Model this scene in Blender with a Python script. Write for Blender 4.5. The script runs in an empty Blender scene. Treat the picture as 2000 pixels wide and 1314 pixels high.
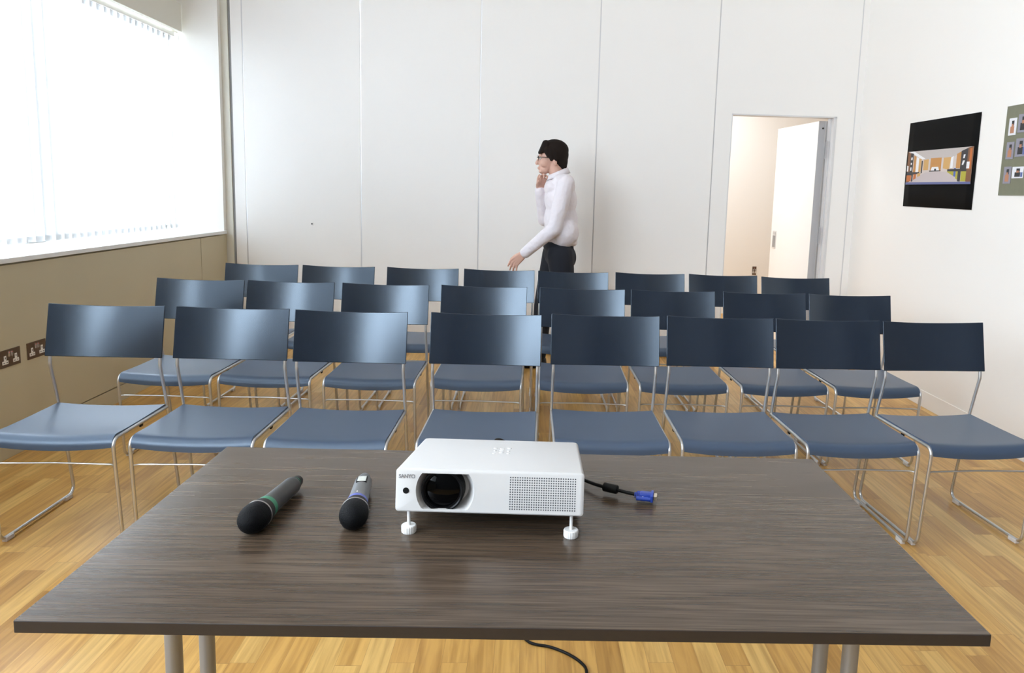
import bpy, bmesh, math, random
from mathutils import Vector, Matrix
random.seed(7)
PI = math.pi
scene = bpy.context.scene
COL = scene.collection

# ------------------------------------------------------------------ camera
cam_d = bpy.data.cameras.new('camera'); cam = bpy.data.objects.new('camera', cam_d); COL.objects.link(cam)
cam_d.sensor_fit = 'HORIZONTAL'; cam_d.sensor_width = 36.0
cam_d.lens = 1457.65 / 2000 * 36.0
cam_d.shift_x = -89.7 / 2000; cam_d.shift_y = -75.52 / 2000
cam_d.clip_start = 0.05; cam_d.clip_end = 100
_yaw, _pitch, _roll = 0.03982, 0.13929, -0.03066
_f = Vector((math.sin(_yaw)*math.cos(_pitch), math.cos(_yaw)*math.cos(_pitch), -math.sin(_pitch)))
_r = Vector((math.cos(_yaw), -math.sin(_yaw), 0)); _d = _f.cross(_r)
_R = math.cos(_roll)*_r + math.sin(_roll)*_d
_D = -math.sin(_roll)*_r + math.cos(_roll)*_d
cam.matrix_world = Matrix(((_R.x, -_D.x, -_f.x, 0), (_R.y, -_D.y, -_f.y, 0), (_R.z, -_D.z, -_f.z, 1.296), (0, 0, 0, 1)))
scene.camera = cam

# ------------------------------------------------------------------ world, light, exposure
world = bpy.data.worlds.new('overcast_sky'); scene.world = world; world.use_nodes = True
_bg = world.node_tree.nodes['Background']; _bg.inputs[0].default_value = (0.80, 0.90, 1.0, 1); _bg.inputs[1].default_value = 2.0
def area(name, loc, target, sx, sy, power, color):
    d = bpy.data.lights.new(name, 'AREA'); d.shape = 'RECTANGLE'; d.size = sx; d.size_y = sy; d.energy = power; d.color = color
    o = bpy.data.objects.new(name, d); COL.objects.link(o); o.location = loc
    o.rotation_euler = (Vector(target) - Vector(loc)).to_track_quat('-Z', 'Y').to_euler()
    return o
area('daylight_outside_window', (-4.0, 1.0, 2.5), (0.0, 1.0, 2.2), 12.5, 4.0, 1280, (0.79, 0.895, 1.0))
area('far_room_light', (1.5, 7.2, 2.66), (1.5, 7.2, 0.0), 1.4, 1.0, 22, (0.88, 0.94, 1.0))
scene.view_settings.view_transform = 'Standard'; scene.view_settings.look = 'None'
scene.view_settings.gamma = 1.0; scene.view_settings.use_curve_mapping = False
scene.view_settings.exposure = 1.05
scene.cycles.max_bounces = 14; scene.cycles.diffuse_bounces = 8; scene.cycles.transmission_bounces = 8
scene.cycles.transparent_max_bounces = 12

# ------------------------------------------------------------------ helpers
def tag(o, label=None, cat=None, group=None, kind=None):
    if label: o['label'] = label
    if cat: o['category'] = cat
    if group: o['group'] = group
    if kind: o['kind'] = kind
    return o
def empty(name, loc=(0, 0, 0), rotz=0.0):
    o = bpy.data.objects.new(name, None); COL.objects.link(o)
    o.empty_display_size = 0.05; o.location = loc; o.rotation_euler = (0, 0, rotz)
    return o
def link_mesh(name, me, mats, parent=None):
    o = bpy.data.objects.new(name, me); COL.objects.link(o)
    for m in (mats if isinstance(mats, (list, tuple)) else [mats]): me.materials.append(m)
    if parent: o.parent = parent
    return o
def obj(name, bm, mats, parent=None, smooth=False, angle=None):
    bmesh.ops.recalc_face_normals(bm, faces=bm.faces[:])
    me = bpy.data.meshes.new(name); bm.to_mesh(me); bm.free()
    if smooth:
        for p in me.polygons: p.use_smooth = True
        if angle: me.set_sharp_from_angle(angle=math.radians(angle))
    return link_mesh(name, me, mats, parent)
def box(bm, x0, x1, y0, y1, z0, z1, mi=0, bevel=0.0, segs=2, mtx=None):
    r = bmesh.ops.create_cube(bm, size=1.0)
    vs = r['verts']
    for v in vs:
        v.co = Vector((x0 + (v.co.x+.5)*(x1-x0), y0 + (v.co.y+.5)*(y1-y0), z0 + (v.co.z+.5)*(z1-z0)))
    fs = set(f for v in vs for f in v.link_faces)
    for f in fs: f.material_index = mi
    if bevel > 0:
        es = list(set(e for f in fs for e in f.edges))
        r2 = bmesh.ops.bevel(bm, geom=es, offset=bevel, segments=segs, profile=0.5, affect='EDGES')
        vs = list(set(v for f in r2['faces'] for v in f.verts) | set(v for v in vs if v.is_valid))
    if mtx is not None:
        for v in vs: v.co = mtx @ v.co
    return vs
def newbox(name, x0, x1, y0, y1, z0, z1, m, parent=None, bevel=0.0):
    bm = bmesh.new(); box(bm, x0, x1, y0, y1, z0, z1, bevel=bevel)
    return obj(name, bm, m, parent)
def fillet(pts, rads, n=6):
    """round the corners of a polyline"""
    out = [Vector(pts[0])]
    for i in range(1, len(pts)-1):
        p, a, b = Vector(pts[i]), Vector(pts[i-1]), Vector(pts[i+1])
        r = rads[i] if isinstance(rads, (list, tuple)) else rads
        u, v = (a-p).normalized(), (b-p).normalized()
        ang = u.angle(v)
        if r <= 0 or ang > PI-0.02: out.append(p); continue
        t = min(r / math.tan(ang/2), 0.49*(a-p).length, 0.49*(b-p).length)
        rr = t*math.tan(ang/2)
        c = p + (u+v).normalized() * (rr/math.sin(ang/2))
        s, e = p+u*t, p+v*t
        for k in range(n+1):
            q = k/n
            d = (s-c).normalized().slerp((e-c).normalized(), q)*rr
            out.append(c+d)
    out.append(Vector(pts[-1]))
    return out
def tube(bm, pts, r, n=10, caps=True, mi=0):
    pts = [Vector(p) for p in pts]
    N = len(pts); rs = r if isinstance(r, (list, tuple)) else [r]*N
    t0 = (pts[1]-pts[0]).normalized()
    up = Vector((0, 0, 1)) if abs(t0.z) < 0.9 else Vector((1, 0, 0))
    nrm = t0.cross(up).normalized(); rings = []
    prev = t0
    for i in range(N):
        if i == 0: t = t0
        elif i == N-1: t = (pts[i]-pts[i-1]).normalized()
        else: t = ((pts[i+1]-pts[i]).normalized() + (pts[i]-pts[i-1]).normalized()).normalized()
        q = prev.rotation_difference(t); nrm = (q @ nrm).normalized(); prev = t
        b = t.cross(nrm)
        rings.append([bm.verts.new(pts[i] + rs[i]*(math.cos(2*PI*k/n)*nrm + math.sin(2*PI*k/n)*b)) for k in range(n)])
    for i in range(N-1):
        for k in range(n):
            f = bm.faces.new((rings[i][k], rings[i][(k+1) % n], rings[i+1][(k+1) % n], rings[i+1][k])); f.material_index = mi
    if caps:
        for rg in (rings[0][::-1], rings[-1]):
            f = bm.faces.new(rg); f.material_index = mi
def lathe(bm, prof, axis='y', n=28, mi=0, mtx=None):
    """profile [(t, r)] turned about an axis through the origin; ends with r=0 close"""
    rings = []
    def P(t, r, a):
        c, s = r*math.cos(a), r*math.sin(a)
        v = Vector((c, t, s)) if axis == 'y' else (Vector((c, s, t)) if axis == 'z' else Vector((t, c, s)))
        return mtx @ v if mtx is not None else v
    for t, r in prof:
        if r < 1e-6: rings.append([bm.verts.new(P(t, 0, 0))])
        else: rings.append([bm.verts.new(P(t, r, 2*PI*k/n)) for k in range(n)])
    for a, b in zip(rings[:-1], rings[1:]):
        for k in range(n):
            k2 = (k+1) % n
            if len(a) == 1 and len(b) == 1: continue
            if len(a) == 1: f = bm.faces.new((a[0], b[k], b[k2]))
            elif len(b) == 1: f = bm.faces.new((a[k], a[k2], b[0]))
            else: f = bm.faces.new((a[k], a[k2], b[k2], b[k]))
            f.material_index = mi
def prism(bm, poly, z0, z1, mi=0, mtx=None):
    lo = [bm.verts.new((x, y, z0)) for x, y in poly]; hi = [bm.verts.new((x, y, z1)) for x, y in poly]
    fs = [bm.faces.new(lo[::-1]), bm.faces.new(hi)]
    n = len(poly)
    for i in range(n): fs.append(bm.faces.new((lo[i], lo[(i+1) % n], hi[(i+1) % n], hi[i])))
    for f in fs: f.material_index = mi
    if mtx is not None:
        for v in lo+hi: v.co = mtx @ v.co
def copy_thing(root):
    r = root.copy(); COL.objects.link(r)
    for ch in root.children:
        c = ch.copy(); COL.objects.link(c); c.parent = r
        for g in ch.children:
            d = g.copy(); COL.objects.link(d); d.parent = c
    return r

# ------------------------------------------------------------------ materials
def mat(name, base, rough=0.5, metal=0.0, spec=0.5, coat=0.0, bump=None, vary=None, tint=None):
    m = bpy.data.materials.new(name); m.use_nodes = True
    nt = m.node_tree; b = nt.nodes['Principled BSDF']
    b.inputs['Base Color'].default_value = (*base, 1); b.inputs['Roughness'].default_value = rough
    b.inputs['Metallic'].default_value = metal; b.inputs['Specular IOR Level'].default_value = spec
    b.inputs['Coat Weight'].default_value = coat
    if tint: b.inputs['Specular Tint'].default_value = (*tint, 1)
    tc = nt.nodes.new('ShaderNodeTexCoord')
    if vary:      # (scale, amount): faint mottling of the colour itself
        n = nt.nodes.new('ShaderNodeTexNoise'); n.inputs['Scale'].default_value = vary[0]; n.inputs['Detail'].default_value = 4
        nt.links.new(tc.outputs['Object'], n.inputs['Vector'])
        mx = nt.nodes.new('ShaderNodeMix'); mx.data_type = 'RGBA'
        a = vary[1]
        mx.inputs[6].default_value = (*[c*(1-a) for c in base], 1); mx.inputs[7].default_value = (*[min(1, c*(1+a)) for c in base], 1)
        nt.links.new(n.outputs['Fac'], mx.inputs[0]); nt.links.new(mx.outputs[2], b.inputs['Base Color'])
    if bump:      # (scale, strength)
        n2 = nt.nodes.new('ShaderNodeTexNoise'); n2.inputs['Scale'].default_value = bump[0]
        nt.links.new(tc.outputs['Object'], n2.inputs['Vector'])
        bp = nt.nodes.new('ShaderNodeBump'); bp.inputs['Strength'].default_value = bump[1]; bp.inputs['Distance'].default_value = bump[2] if len(bump) > 2 else 0.001
        nt.links.new(n2.outputs['Fac'], bp.inputs['Height']); nt.links.new(bp.outputs['Normal'], b.inputs['Normal'])
    return m

def floor_material():
    m = bpy.data.materials.new('oak_strip_floor'); m.use_nodes = True
    nt = m.node_tree; N = nt.nodes; L = nt.links; b = N['Principled BSDF']
    tc = N.new('ShaderNodeTexCoord'); sp = N.new('ShaderNodeSeparateXYZ'); L.new(tc.outputs['Object'], sp.inputs[0])
    def M(op, a, bb=None):
        n = N.new('ShaderNodeMath'); n.operation = op
        for i, v in enumerate((a, bb)):
            if v is None: continue
            if isinstance(v, (int, float)): n.inputs[i].default_value = v
            else: L.new(v, n.inputs[i])
        return n.outputs[0]
    xs = M('DIVIDE', sp.outputs[0], 0.072); row = M('FLOOR', xs)
    wn = N.new('ShaderNodeTexWhiteNoise'); wn.noise_dimensions = '1D'; L.new(row, wn.inputs['W'])
    ys = M('ADD', M('DIVIDE', sp.outputs[1], 0.52), M('MULTIPLY', wn.outputs['Value'], 9.7)); col = M('FLOOR', ys)
    cb = N.new('ShaderNodeCombineXYZ'); L.new(row, cb.inputs[0]); L.new(col, cb.inputs[1])
    w2 = N.new('ShaderNodeTexWhiteNoise'); w2.noise_dimensions = '2D'; L.new(cb.outputs[0], w2.inputs['Vector'])
    ramp = N.new('ShaderNodeValToRGB'); L.new(w2.outputs['Value'], ramp.inputs[0])
    els = ramp.color_ramp.elements
    els[0].position = 0; els[0].color = (0.46, 0.245, 0.062, 1); els[1].position = 1; els[1].color = (0.71, 0.455, 0.150, 1)
    for p, c in ((0.15, (0.58, 0.322, 0.085, 1)), (0.45, (0.64, 0.368, 0.102, 1)), (0.8, (0.68, 0.408, 0.120, 1))):
        e = els.new(p); e.color = c
    # grain: stretched along the strip, shifted per strip
    off = N.new('ShaderNodeCombineXYZ'); L.new(M('MULTIPLY', w2.outputs['Value'], 37.0), off.inputs[2]); L.new(M('MULTIPLY', w2.outputs['Value'], 5.0), off.inputs[1])
    va = N.new('ShaderNodeVectorMath'); va.operation = 'ADD'; L.new(tc.outputs['Object'], va.inputs[0]); L.new(off.outputs[0], va.inputs[1])
    mp = N.new('ShaderNodeMapping'); mp.inputs['Scale'].default_value = (55, 3.2, 1); L.new(va.outputs[0], mp.inputs[0])
    ns = N.new('ShaderNodeTexNoise'); ns.inputs['Scale'].default_value = 1; ns.inputs['Detail'].default_value = 6; ns.inputs['Distortion'].default_value = 0.6; L.new(mp.outputs[0], ns.inputs['Vector'])
    r2 = N.new('ShaderNodeValToRGB'); L.new(ns.outputs['Fac'], r2.inputs[0])
    r2.color_ramp.elements[0].position = 0.30; r2.color_ramp.elements[0].color = (0.62, 0.55, 0.46, 1)
    r2.color_ramp.elements[1].position = 0.62; r2.color_ramp.elements[1].color = (1.0, 1.0, 1.0, 1)
    mx = N.new('ShaderNodeMix'); mx.data_type = 'RGBA'; mx.blend_type = 'MULTIPLY'; mx.inputs[0].default_value = 0.85
    L.new(ramp.outputs[0], mx.inputs[6]); L.new(r2.outputs[0], mx.inputs[7])
    # fine joints
    fx = M('FRACT', xs); fy = M('FRACT', ys)
    gx = M('LESS_THAN', fx, 0.014); gy = M('LESS_THAN', fy, 0.0025); g = M('MAXIMUM', gx, gy)
    mg = N.new('ShaderNodeMix'); mg.data_type = 'RGBA'; mg.inputs[7].default_value = (0.20, 0.105, 0.04, 1)
    L.new(M('MULTIPLY', g, 0.55), mg.inputs[0]); L.new(mx.outputs[2], mg.inputs[6]); L.new(mg.outputs[2], b.inputs['Base Color'])
    b.inputs['Roughness'].default_value = 0.34; b.inputs['Specular IOR Level'].default_value = 0.45
    return m

def table_material():
    m = bpy.data.materials.new('dark_wood_laminate'); m.use_nodes = True
    nt = m.node_tree; N = nt.nodes; L = nt.links; b = N['Principled BSDF']
    tc = N.new('ShaderNodeTexCoord')
    def noise(scale, det, dist, rot=0):
        mp = N.new('ShaderNodeMapping'); mp.inputs['Scale'].default_value = scale; L.new(tc.outputs['Object'], mp.inputs[0])
        n = N.new('ShaderNodeTexNoise'); n.inputs['Scale'].default_value = 1; n.inputs['Detail'].default_value = det; n.inputs['Distortion'].default_value = dist
        L.new(mp.outputs[0], n.inputs['Vector']); return n.outputs['Fac']
    fine = noise((7, 260, 60), 5, 0.3); mid = noise((2.6, 46, 20), 6, 1.6); broad = noise((0.9, 6.5, 3), 3, 0.9)
    def ramp(f, a, bq, c0, c1):
        r = N.new('ShaderNodeValToRGB'); L.new(f, r.inputs[0]); e = r.color_ramp.elements
        e[0].position = a; e[0].color = (*c0, 1); e[1].position = bq; e[1].color = (*c1, 1); return r.outputs[0]
    base = ramp(broad, 0.3, 0.7, (0.066, 0.045, 0.030), (0.090, 0.064, 0.044))
    m1 = N.new('ShaderNodeMix'); m1.data_type = 'RGBA'; m1.blend_type = 'MULTIPLY'; m1.inputs[0].default_value = 0.6
    L.new(base, m1.inputs[6]); L.new(ramp(mid, 0.34, 0.60, (0.50, 0.48, 0.47), (1.08, 1.08, 1.08)), m1.inputs[7])
    m2 = N.new('ShaderNodeMix'); m2.data_type = 'RGBA'; m2.blend_type = 'MULTIPLY'; m2.inputs[0].default_value = 0.95
    L.new(m1.outputs[2], m2.inputs[6]); L.new(ramp(fine, 0.35, 0.65, (0.60, 0.58, 0.57), (1.15, 1.15, 1.15)), m2.inputs[7])
    L.new(m2.outputs[2], b.inputs['Base Color'])
    b.inputs['Roughness'].default_value = 0.25; b.inputs['Specular IOR Level'].default_value = 0.45
    bp = N.new('ShaderNodeBump'); bp.inputs['Strength'].default_value = 0.03; bp.inputs['Distance'].default_value = 0.0006
    L.new(fine, bp.inputs['Height']); L.new(bp.outputs['Normal'], b.inputs['Normal'])
    return m

def vane_material():
    m = bpy.data.materials.new('translucent_white_fabric'); m.use_nodes = True
    nt = m.node_tree; N = nt.nodes; L = nt.links; N.remove(N['Principled BSDF'])
    d = N.new('ShaderNodeBsdfDiffuse'); d.inputs['Color'].default_value = (0.88, 0.88, 0.88, 1)
    t = N.new('ShaderNodeBsdfTranslucent'); t.inputs['Color'].default_value = (0.50, 0.515, 0.53, 1)
    mx = N.new('ShaderNodeMixShader'); mx.inputs[0].default_value = 0.42
    L.new(d.outputs[0], mx.inputs[1]); L.new(t.outputs[0], mx.inputs[2]); L.new(mx.outputs[0], N['Material Output'].inputs[0])
    return m
def glass_material():
    m = bpy.data.materials.new('window_glass'); m.use_nodes = True
    nt = m.node_tree; N = nt.nodes; L = nt.links; N.remove(N['Principled BSDF'])
    t = N.new('ShaderNodeBsdfTransparent'); g = N.new('ShaderNodeBsdfGlossy'); g.inputs['Roughness'].default_value = 0.02
    mx = N.new('ShaderNodeMixShader'); mx.inputs[0].default_value = 0.06
    L.new(t.outputs[0], mx.inputs[1]); L.new(g.outputs[0], mx.inputs[2]); L.new(mx.outputs[0], N['Material Output'].inputs[0])
    return m

M_floor = floor_material(); M_table = table_material(); M_vane = vane_material(); M_glass = glass_material()
M_wall = mat('white_painted_plaster', (0.85, 0.835, 0.80), 0.6, bump=(180, 0.05))
M_wallR = mat('warm_white_plaster', (0.86, 0.83, 0.79), 0.6, bump=(180, 0.05))
M_rear = mat('unseen_rear_dark', (0.10, 0.10, 0.10), 0.85, vary=(40, 0.1))  # unseen rear wall, finish made up dark so the chair backs reflect dark
M_darkwall = mat('unseen_wall_grey', (0.22, 0.22, 0.23), 0.85, vary=(40, 0.1))  # made-up dark finish for surfaces out of view, deepens the chair-back reflections
M_ceil = mat('ceiling_white', (0.86, 0.86, 0.85), 0.8)
M_panel = mat('white_partition_laminate', (0.87, 0.852, 0.828), 0.42, bump=(400, 0.03))
M_cream = mat('cream_paint', (0.70, 0.68, 0.60), 0.5)
M_beige = mat('beige_painted_panel', (0.54, 0.475, 0.32), 0.5, vary=(3, 0.04))
M_sill = mat('white_sill_gloss', (0.82, 0.82, 0.80), 0.3)
M_alu = mat('brushed_aluminium', (0.70, 0.70, 0.71), 0.40, 0.8)
M_palealu = mat('pale_grey_edge_profile', (0.46, 0.46, 0.475), 0.45)
M_framegrey = mat('pale_grey_frame_paint', (0.66, 0.66, 0.665), 0.5)
M_gap = mat('dark_seal', (0.015, 0.014, 0.013), 0.8)
M_grey = mat('grey_seal', (0.30, 0.30, 0.30), 0.6)
M_timber = mat('orange_timber', (0.36, 0.16, 0.045), 0.5, vary=(9, 0.3))
M_plastic = mat('dark_blue_grey_plastic', (0.0060, 0.0108, 0.022), 0.25, 0, 0.85, tint=(0.72, 0.86, 1.0))  # blue of the window light put into the specular tint, seats too
M_seat = mat('lit_blue_grey_plastic', (0.046, 0.069, 0.115), 0.36, 0, 0.85, tint=(0.72, 0.86, 1.0))  # backrest plastic again, with light on the seats painted into its colour
M_chrome = mat('satin_steel_tube', (0.60, 0.60, 0.60), 0.30, 0.85)
M_glide = mat('clear_plastic_glide', (0.62, 0.58, 0.55), 0.35)
M_leg = mat('silver_lacquer', (0.26, 0.27, 0.285), 0.40, 0.5)
M_black = mat('black_plastic', (0.004, 0.004, 0.0045), 0.45, 0, 0.25)
M_edge = mat('dark_edge_band', (0.016, 0.012, 0.011), 0.5, vary=(120, 0.25))
M_white = mat('white_projector_plastic', (0.56, 0.555, 0.55), 0.38)
M_whitefoot = mat('white_foot_plastic', (0.76, 0.76, 0.75), 0.42)
M_lens = mat('lens_glass', (0.001, 0.001, 0.0012), 0.06, 0, 0.12)
M_lensring = mat('black_lens_ring', (0.002, 0.002, 0.0025), 0.38, 0, 0.15)
M_hole = mat('dark_vent_hole', (0.06, 0.065, 0.075), 0.7)
M_greytext = mat('grey_print', (0.22, 0.22, 0.23), 0.5)
M_palegrey = mat('pale_grey_print', (0.55, 0.55, 0.56), 0.5)
M_cable = mat('black_cable_rubber', (0.004, 0.004, 0.004), 0.5, 0, 0.2)
M_blue = mat('blue_plug_plastic', (0.012, 0.045, 0.32), 0.35)
M_nickel = mat('nickel_plug_shell', (0.72, 0.64, 0.52), 0.28, 0.9)
M_micbody = mat('charcoal_mic_lacquer', (0.030, 0.030, 0.031), 0.38, 0.1, 0.4)
M_micgrey = mat('grey_mic_lacquer', (0.13, 0.135, 0.14), 0.36, 0.3)
M_micsilver = mat('silver_mic_ring', (0.36, 0.34, 0.33), 0.32, 0.7)
M_green = mat('green_band', (0.015, 0.21, 0.105), 0.4)
M_bluering = mat('violet_blue_band', (0.070, 0.100, 0.42), 0.4)
M_display = mat('silver_display', (0.52, 0.54, 0.50), 0.25)
M_bronze = mat('bronze_socket_plate', (0.135, 0.090, 0.062), 0.35, 0.6)
M_socketwhite = mat('white_socket_insert', (0.80, 0.76, 0.70), 0.4)
M_rocker = mat('steel_rocker', (0.55, 0.50, 0.50), 0.25, 0.7)
M_red = mat('red_switch_mark', (0.50, 0.05, 0.04), 0.5)
M_posterblack = mat('black_poster_paper', (0.004, 0.004, 0.004), 0.75, 0, 0.12)
M_olive = mat('olive_board_card', (0.185, 0.185, 0.125), 0.7, vary=(30, 0.08))
M_skin = mat('skin', (0.64, 0.385, 0.30), 0.5)
M_shirt = mat('pale_pink_white_shirt_cotton', (0.76, 0.71, 0.745), 0.75, bump=(17, 0.7, 0.02))
M_trouser = mat('dark_navy_trouser_wool', (0.007, 0.009, 0.016), 0.85)
M_hair = mat('dark_brown_hair', (0.010, 0.005, 0.003), 0.8, 0, 0.25, bump=(160, 0.5))
M_shoe = mat('black_shoe_leather', (0.008, 0.008, 0.008), 0.35)

def grille_material():
    m = mat('black_mic_mesh', (0.003, 0.0032, 0.004), 0.6, 0.0, 0.12)
    nt = m.node_tree; N = nt.nodes; L = nt.links
    tc = N.new('ShaderNodeTexCoord'); v = N.new('ShaderNodeTexVoronoi'); v.inputs['Scale'].default_value = 620
    L.new(tc.outputs['Object'], v.inputs['Vector']); bp = N.new('ShaderNodeBump'); bp.inputs['Strength'].default_value = 0.8; bp.inputs['Distance'].default_value = 0.001
    L.new(v.outputs['Distance'], bp.inputs['Height']); L.new(bp.outputs['Normal'], N['Principled BSDF'].inputs['Normal'])
    return m
M_grille = grille_material()

# ------------------------------------------------------------------ room shell
XL, XR, YR, YB, ZC = -2.39, 2.565, -5.2, 5.94, 3.80
XO = -2.90                       # outer face of the window wall
BROT = -0.0224
def struct(o): o['kind'] = 'structure'; return o
struct(newbox('floor', -3.1, 4.6, YR-0.1, 9.0, -0.06, 0.0, M_floor))
struct(newbox('ceiling', XO-0.1, XR+0.15, YR-0.1, YB+0.25, ZC, ZC+0.08, M_ceil))
struct(newbox('wall_right_near', XR, XR+0.12, YR, 3.0, 0.0, ZC, M_darkwall))
struct(newbox('wall_right', XR, XR+0.12, 3.0, YB+0.02, 0.0, ZC, M_wallR))
struct(newbox('baseboard_right', XR-0.004, XR+0.001, 3.0, YB-0.075, 0.0, 0.105, M_wallR, bevel=0.0015))
struct(newbox('wall_rear', XO-0.1, XR+0.12, YR-0.1, YR, 0.0, ZC, M_rear))
# window wall: base wall, panelling, skirting, sill, end pier, upper wall
struct(newbox('wall_left', XO, XL-0.018, YR, YB+0.1, 0.0, 0.895, M_beige))
bm = bmesh.new()
for a, b in ((YR, 0.62), (0.626, 3.07), (3.076, 5.517), (5.523, 5.985)):
    box(bm, XL-0.02, XL, a, b, 0.098, 0.893, bevel=0.0015)
struct(obj('trim_1', bm, M_beige))
struct(newbox('baseboard_left', XL-0.02, XL-0.001, YR, YB+0.045, 0.0, 0.092, M_beige, bevel=0.0015))
struct(newbox('window_sill', XO+0.06, XL+0.012, YR, YB+0.03, 0.902, 0.926, M_sill, bevel=0.003))['kind'] = 'structure'
struct(newbox('wall_left_pier', XO, XL, YB-0.0, YB+0.2, 0.926, ZC, M_wall))
struct(newbox('wall_left_upper', XO-0.1, XO+0.02, YR, YB+0.2, 2.62, 2.72, M_wall))
struct(newbox('wall_left_top', XO-0.1, XO+0.02, 2.60, YB+0.2, 2.72, ZC, M_wall))
struct(newbox('wall_left_head', XO-0.1, XO+0.02, YR, 2.60, 3.72, ZC, M_wall))
cl = empty('added_clerestory', (XO+0.02, 0, 0)); struct(cl)  # unseen clerestory, added so the chair backs catch a highlight
bm = bmesh.new()
for z in (2.74, 3.70): box(bm, -0.06, 0.0, YR, 2.60, z-0.025, z+0.025, bevel=0.003)
for y in (YR+0.05, -3.1, -1.6, -0.1, 1.4, 2.57): box(bm, -0.06, 0.0, y-0.03, y+0.03, 2.72, 3.72, bevel=0.003)
obj('window_frame', bm, M_sill, cl)
newbox('pane', -0.034, -0.028, YR, 2.60, 2.76, 3.68, M_glass, cl)
struct(newbox('added_window_blocker', XO-0.1, XO+0.08, YR, 1.20, 0.926, 1.46, M_darkwall))  # unseen panel, added to block the low window reflection in the chair backs
# timber lintel seen above the blind box
struct(newbox('trim_2', XO+0.02, XO+0.16, YR, 5.62, 2.66, 2.92, M_timber, bevel=0.004))
struct(newbox('trim_3', XO+0.02, XL-0.30, 5.84, YB, 2.40, ZC, M_cream, bevel=0.003))
# window frame and panes
fr = empty('window_1', (XO+0.04, 0, 0)); struct(fr)
bm = bmesh.new()
ys = [YR+0.05, -3.1, -1.6, -0.1, 1.4, 2.9, 4.40, 5.86]  # bays behind the camera are unseen, left without blinds to add light
for y in ys: box(bm, -0.035, 0.035, y-0.035, y+0.035, 0.93, 2.62, bevel=0.003)
box(bm, -0.03, 0.06, 4.27, 4.47, 0.93, 2.62, bevel=0.003)
for z in (0.96, 2.58): box(bm, -0.033, 0.033, YR+0.05, 5.86, z-0.035, z+0.035, bevel=0.003)
obj('window_frame', bm, M_sill, fr)
for a, b in zip(ys[:-1], ys[1:]):
    newbox('pane', -0.004, 0.004, a+0.03, b-0.03, 0.99, 2.55, M_glass, fr)

# back wall: movable partition, built in its own slightly turned frame
bw = empty('wall_back', (0, YB+0.0, 0), BROT); struct(bw)
us = [-2.322, -2.230, -1.333, -0.411, 0.500, 1.4165, 2.512, 2.585]
G = 0.0045
for i, (a, b) in enumerate(zip(us[:-1], us[1:])):
    bm = bmesh.new()
    if i == 5:
        d0, d1, dz = 1.553, 2.362, 1.945
        box(bm, a+G, d0, 0, 0.09, 0.028, ZC); box(bm, d1, b-G, 0, 0.09, 0.028, ZC); box(bm, d0, d1, 0, 0.09, dz, ZC)
    else: box(bm, a+G, b-G, 0, 0.09, 0.028, ZC)
    obj('panel', bm, M_panel, bw)
for u in us[1:-1]:
    newbox('joint_strip', u-G, u+G, 0.003, 0.06, 0.028, ZC, M_alu, bw)
newbox('jamb', -2.42, -2.338, -0.004, 0.09, 0.0, ZC, M_cream, bw)
newbox('jamb_seal', -2.338, -2.3175, 0.010, 0.09, 0.0, ZC, M_grey, bw)
newbox('floor_seal', -2.34, 1.55, 0.030, 0.06, 0.0, 0.028, M_gap, bw)
newbox('floor_seal', 2.362, 2.6, 0.030, 0.06, 0.0, 0.028, M_gap, bw)
# keyhole of the partition drive
bm = bmesh.new(); rm = Matrix.Translation((-1.721+0.0, 0, 0.997))
lathe(bm, [(0.001, 0.0), (-0.003, 0.0), (-0.003, 0.013), (0.001, 0.014)], 'y', 20, mtx=rm)
ring = obj('lock', bm, M_panel, bw, True, 40)
bm = bmesh.new(); lathe(bm, [(-0.0030, 0.0), (-0.0042, 0.0), (-0.0042, 0.0055), (-0.003, 0.006)], 'y', 16, mtx=rm); obj('keyhole', bm, M_black, ring)
# pass door in the partition: frame + leaf opened into the next room
dr = empty('door_1', (0, YB, 0), BROT); struct(dr)
bm = bmesh.new()
box(bm, 1.550, 1.556, -0.004, 0.092, 0.0, 1.951); box(bm, 1.550, 2.372, -0.004, 0.092, 1.941, 1.951)
box(bm, 2.350, 2.372, -0.004, 0.092, 0.0, 1.951)
box(bm, 2.338, 2.350, 0.045, 0.092, 0.0, 1.942)
obj('door_frame', bm, M_framegrey, dr)
leaf_a = math.radians(83.5)
lm = Matrix.Translation((2.344, 0.112, 0)) @ Matrix.Rotation(-leaf_a, 4, 'Z')     # leaf local: closed = along -x
def lbox(name, x0, x1, y0, y1, z0, z1, m, parent, bevel=0.0):
    bm = bmesh.new(); box(bm, x0, x1, y0, y1, z0, z1, bevel=bevel, mtx=lm); return obj(name, bm, m, parent)
leaf = lbox('door_leaf', -0.785, -0.004, -0.070, 0.0, 0.012, 1.925, M_panel, dr)
lbox('edge_profile', -0.004, 0.0, -0.0715, 0.0015, 0.010, 1.927, M_palealu, leaf)
lbox('edge_rib', 0.0, 0.003, -0.018, -0.010, 0.010, 1.927, M_white, leaf)
bm = bmesh.new(); lathe(bm, [(0.0, 0.0), (0.004, 0.0), (0.004, 0.007), (0.0, 0.0075)], 'x', 14, mtx=lm @ Matrix.Translation((0, -0.036, 1.87))); obj('screw', bm, M_gap, leaf)
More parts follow.
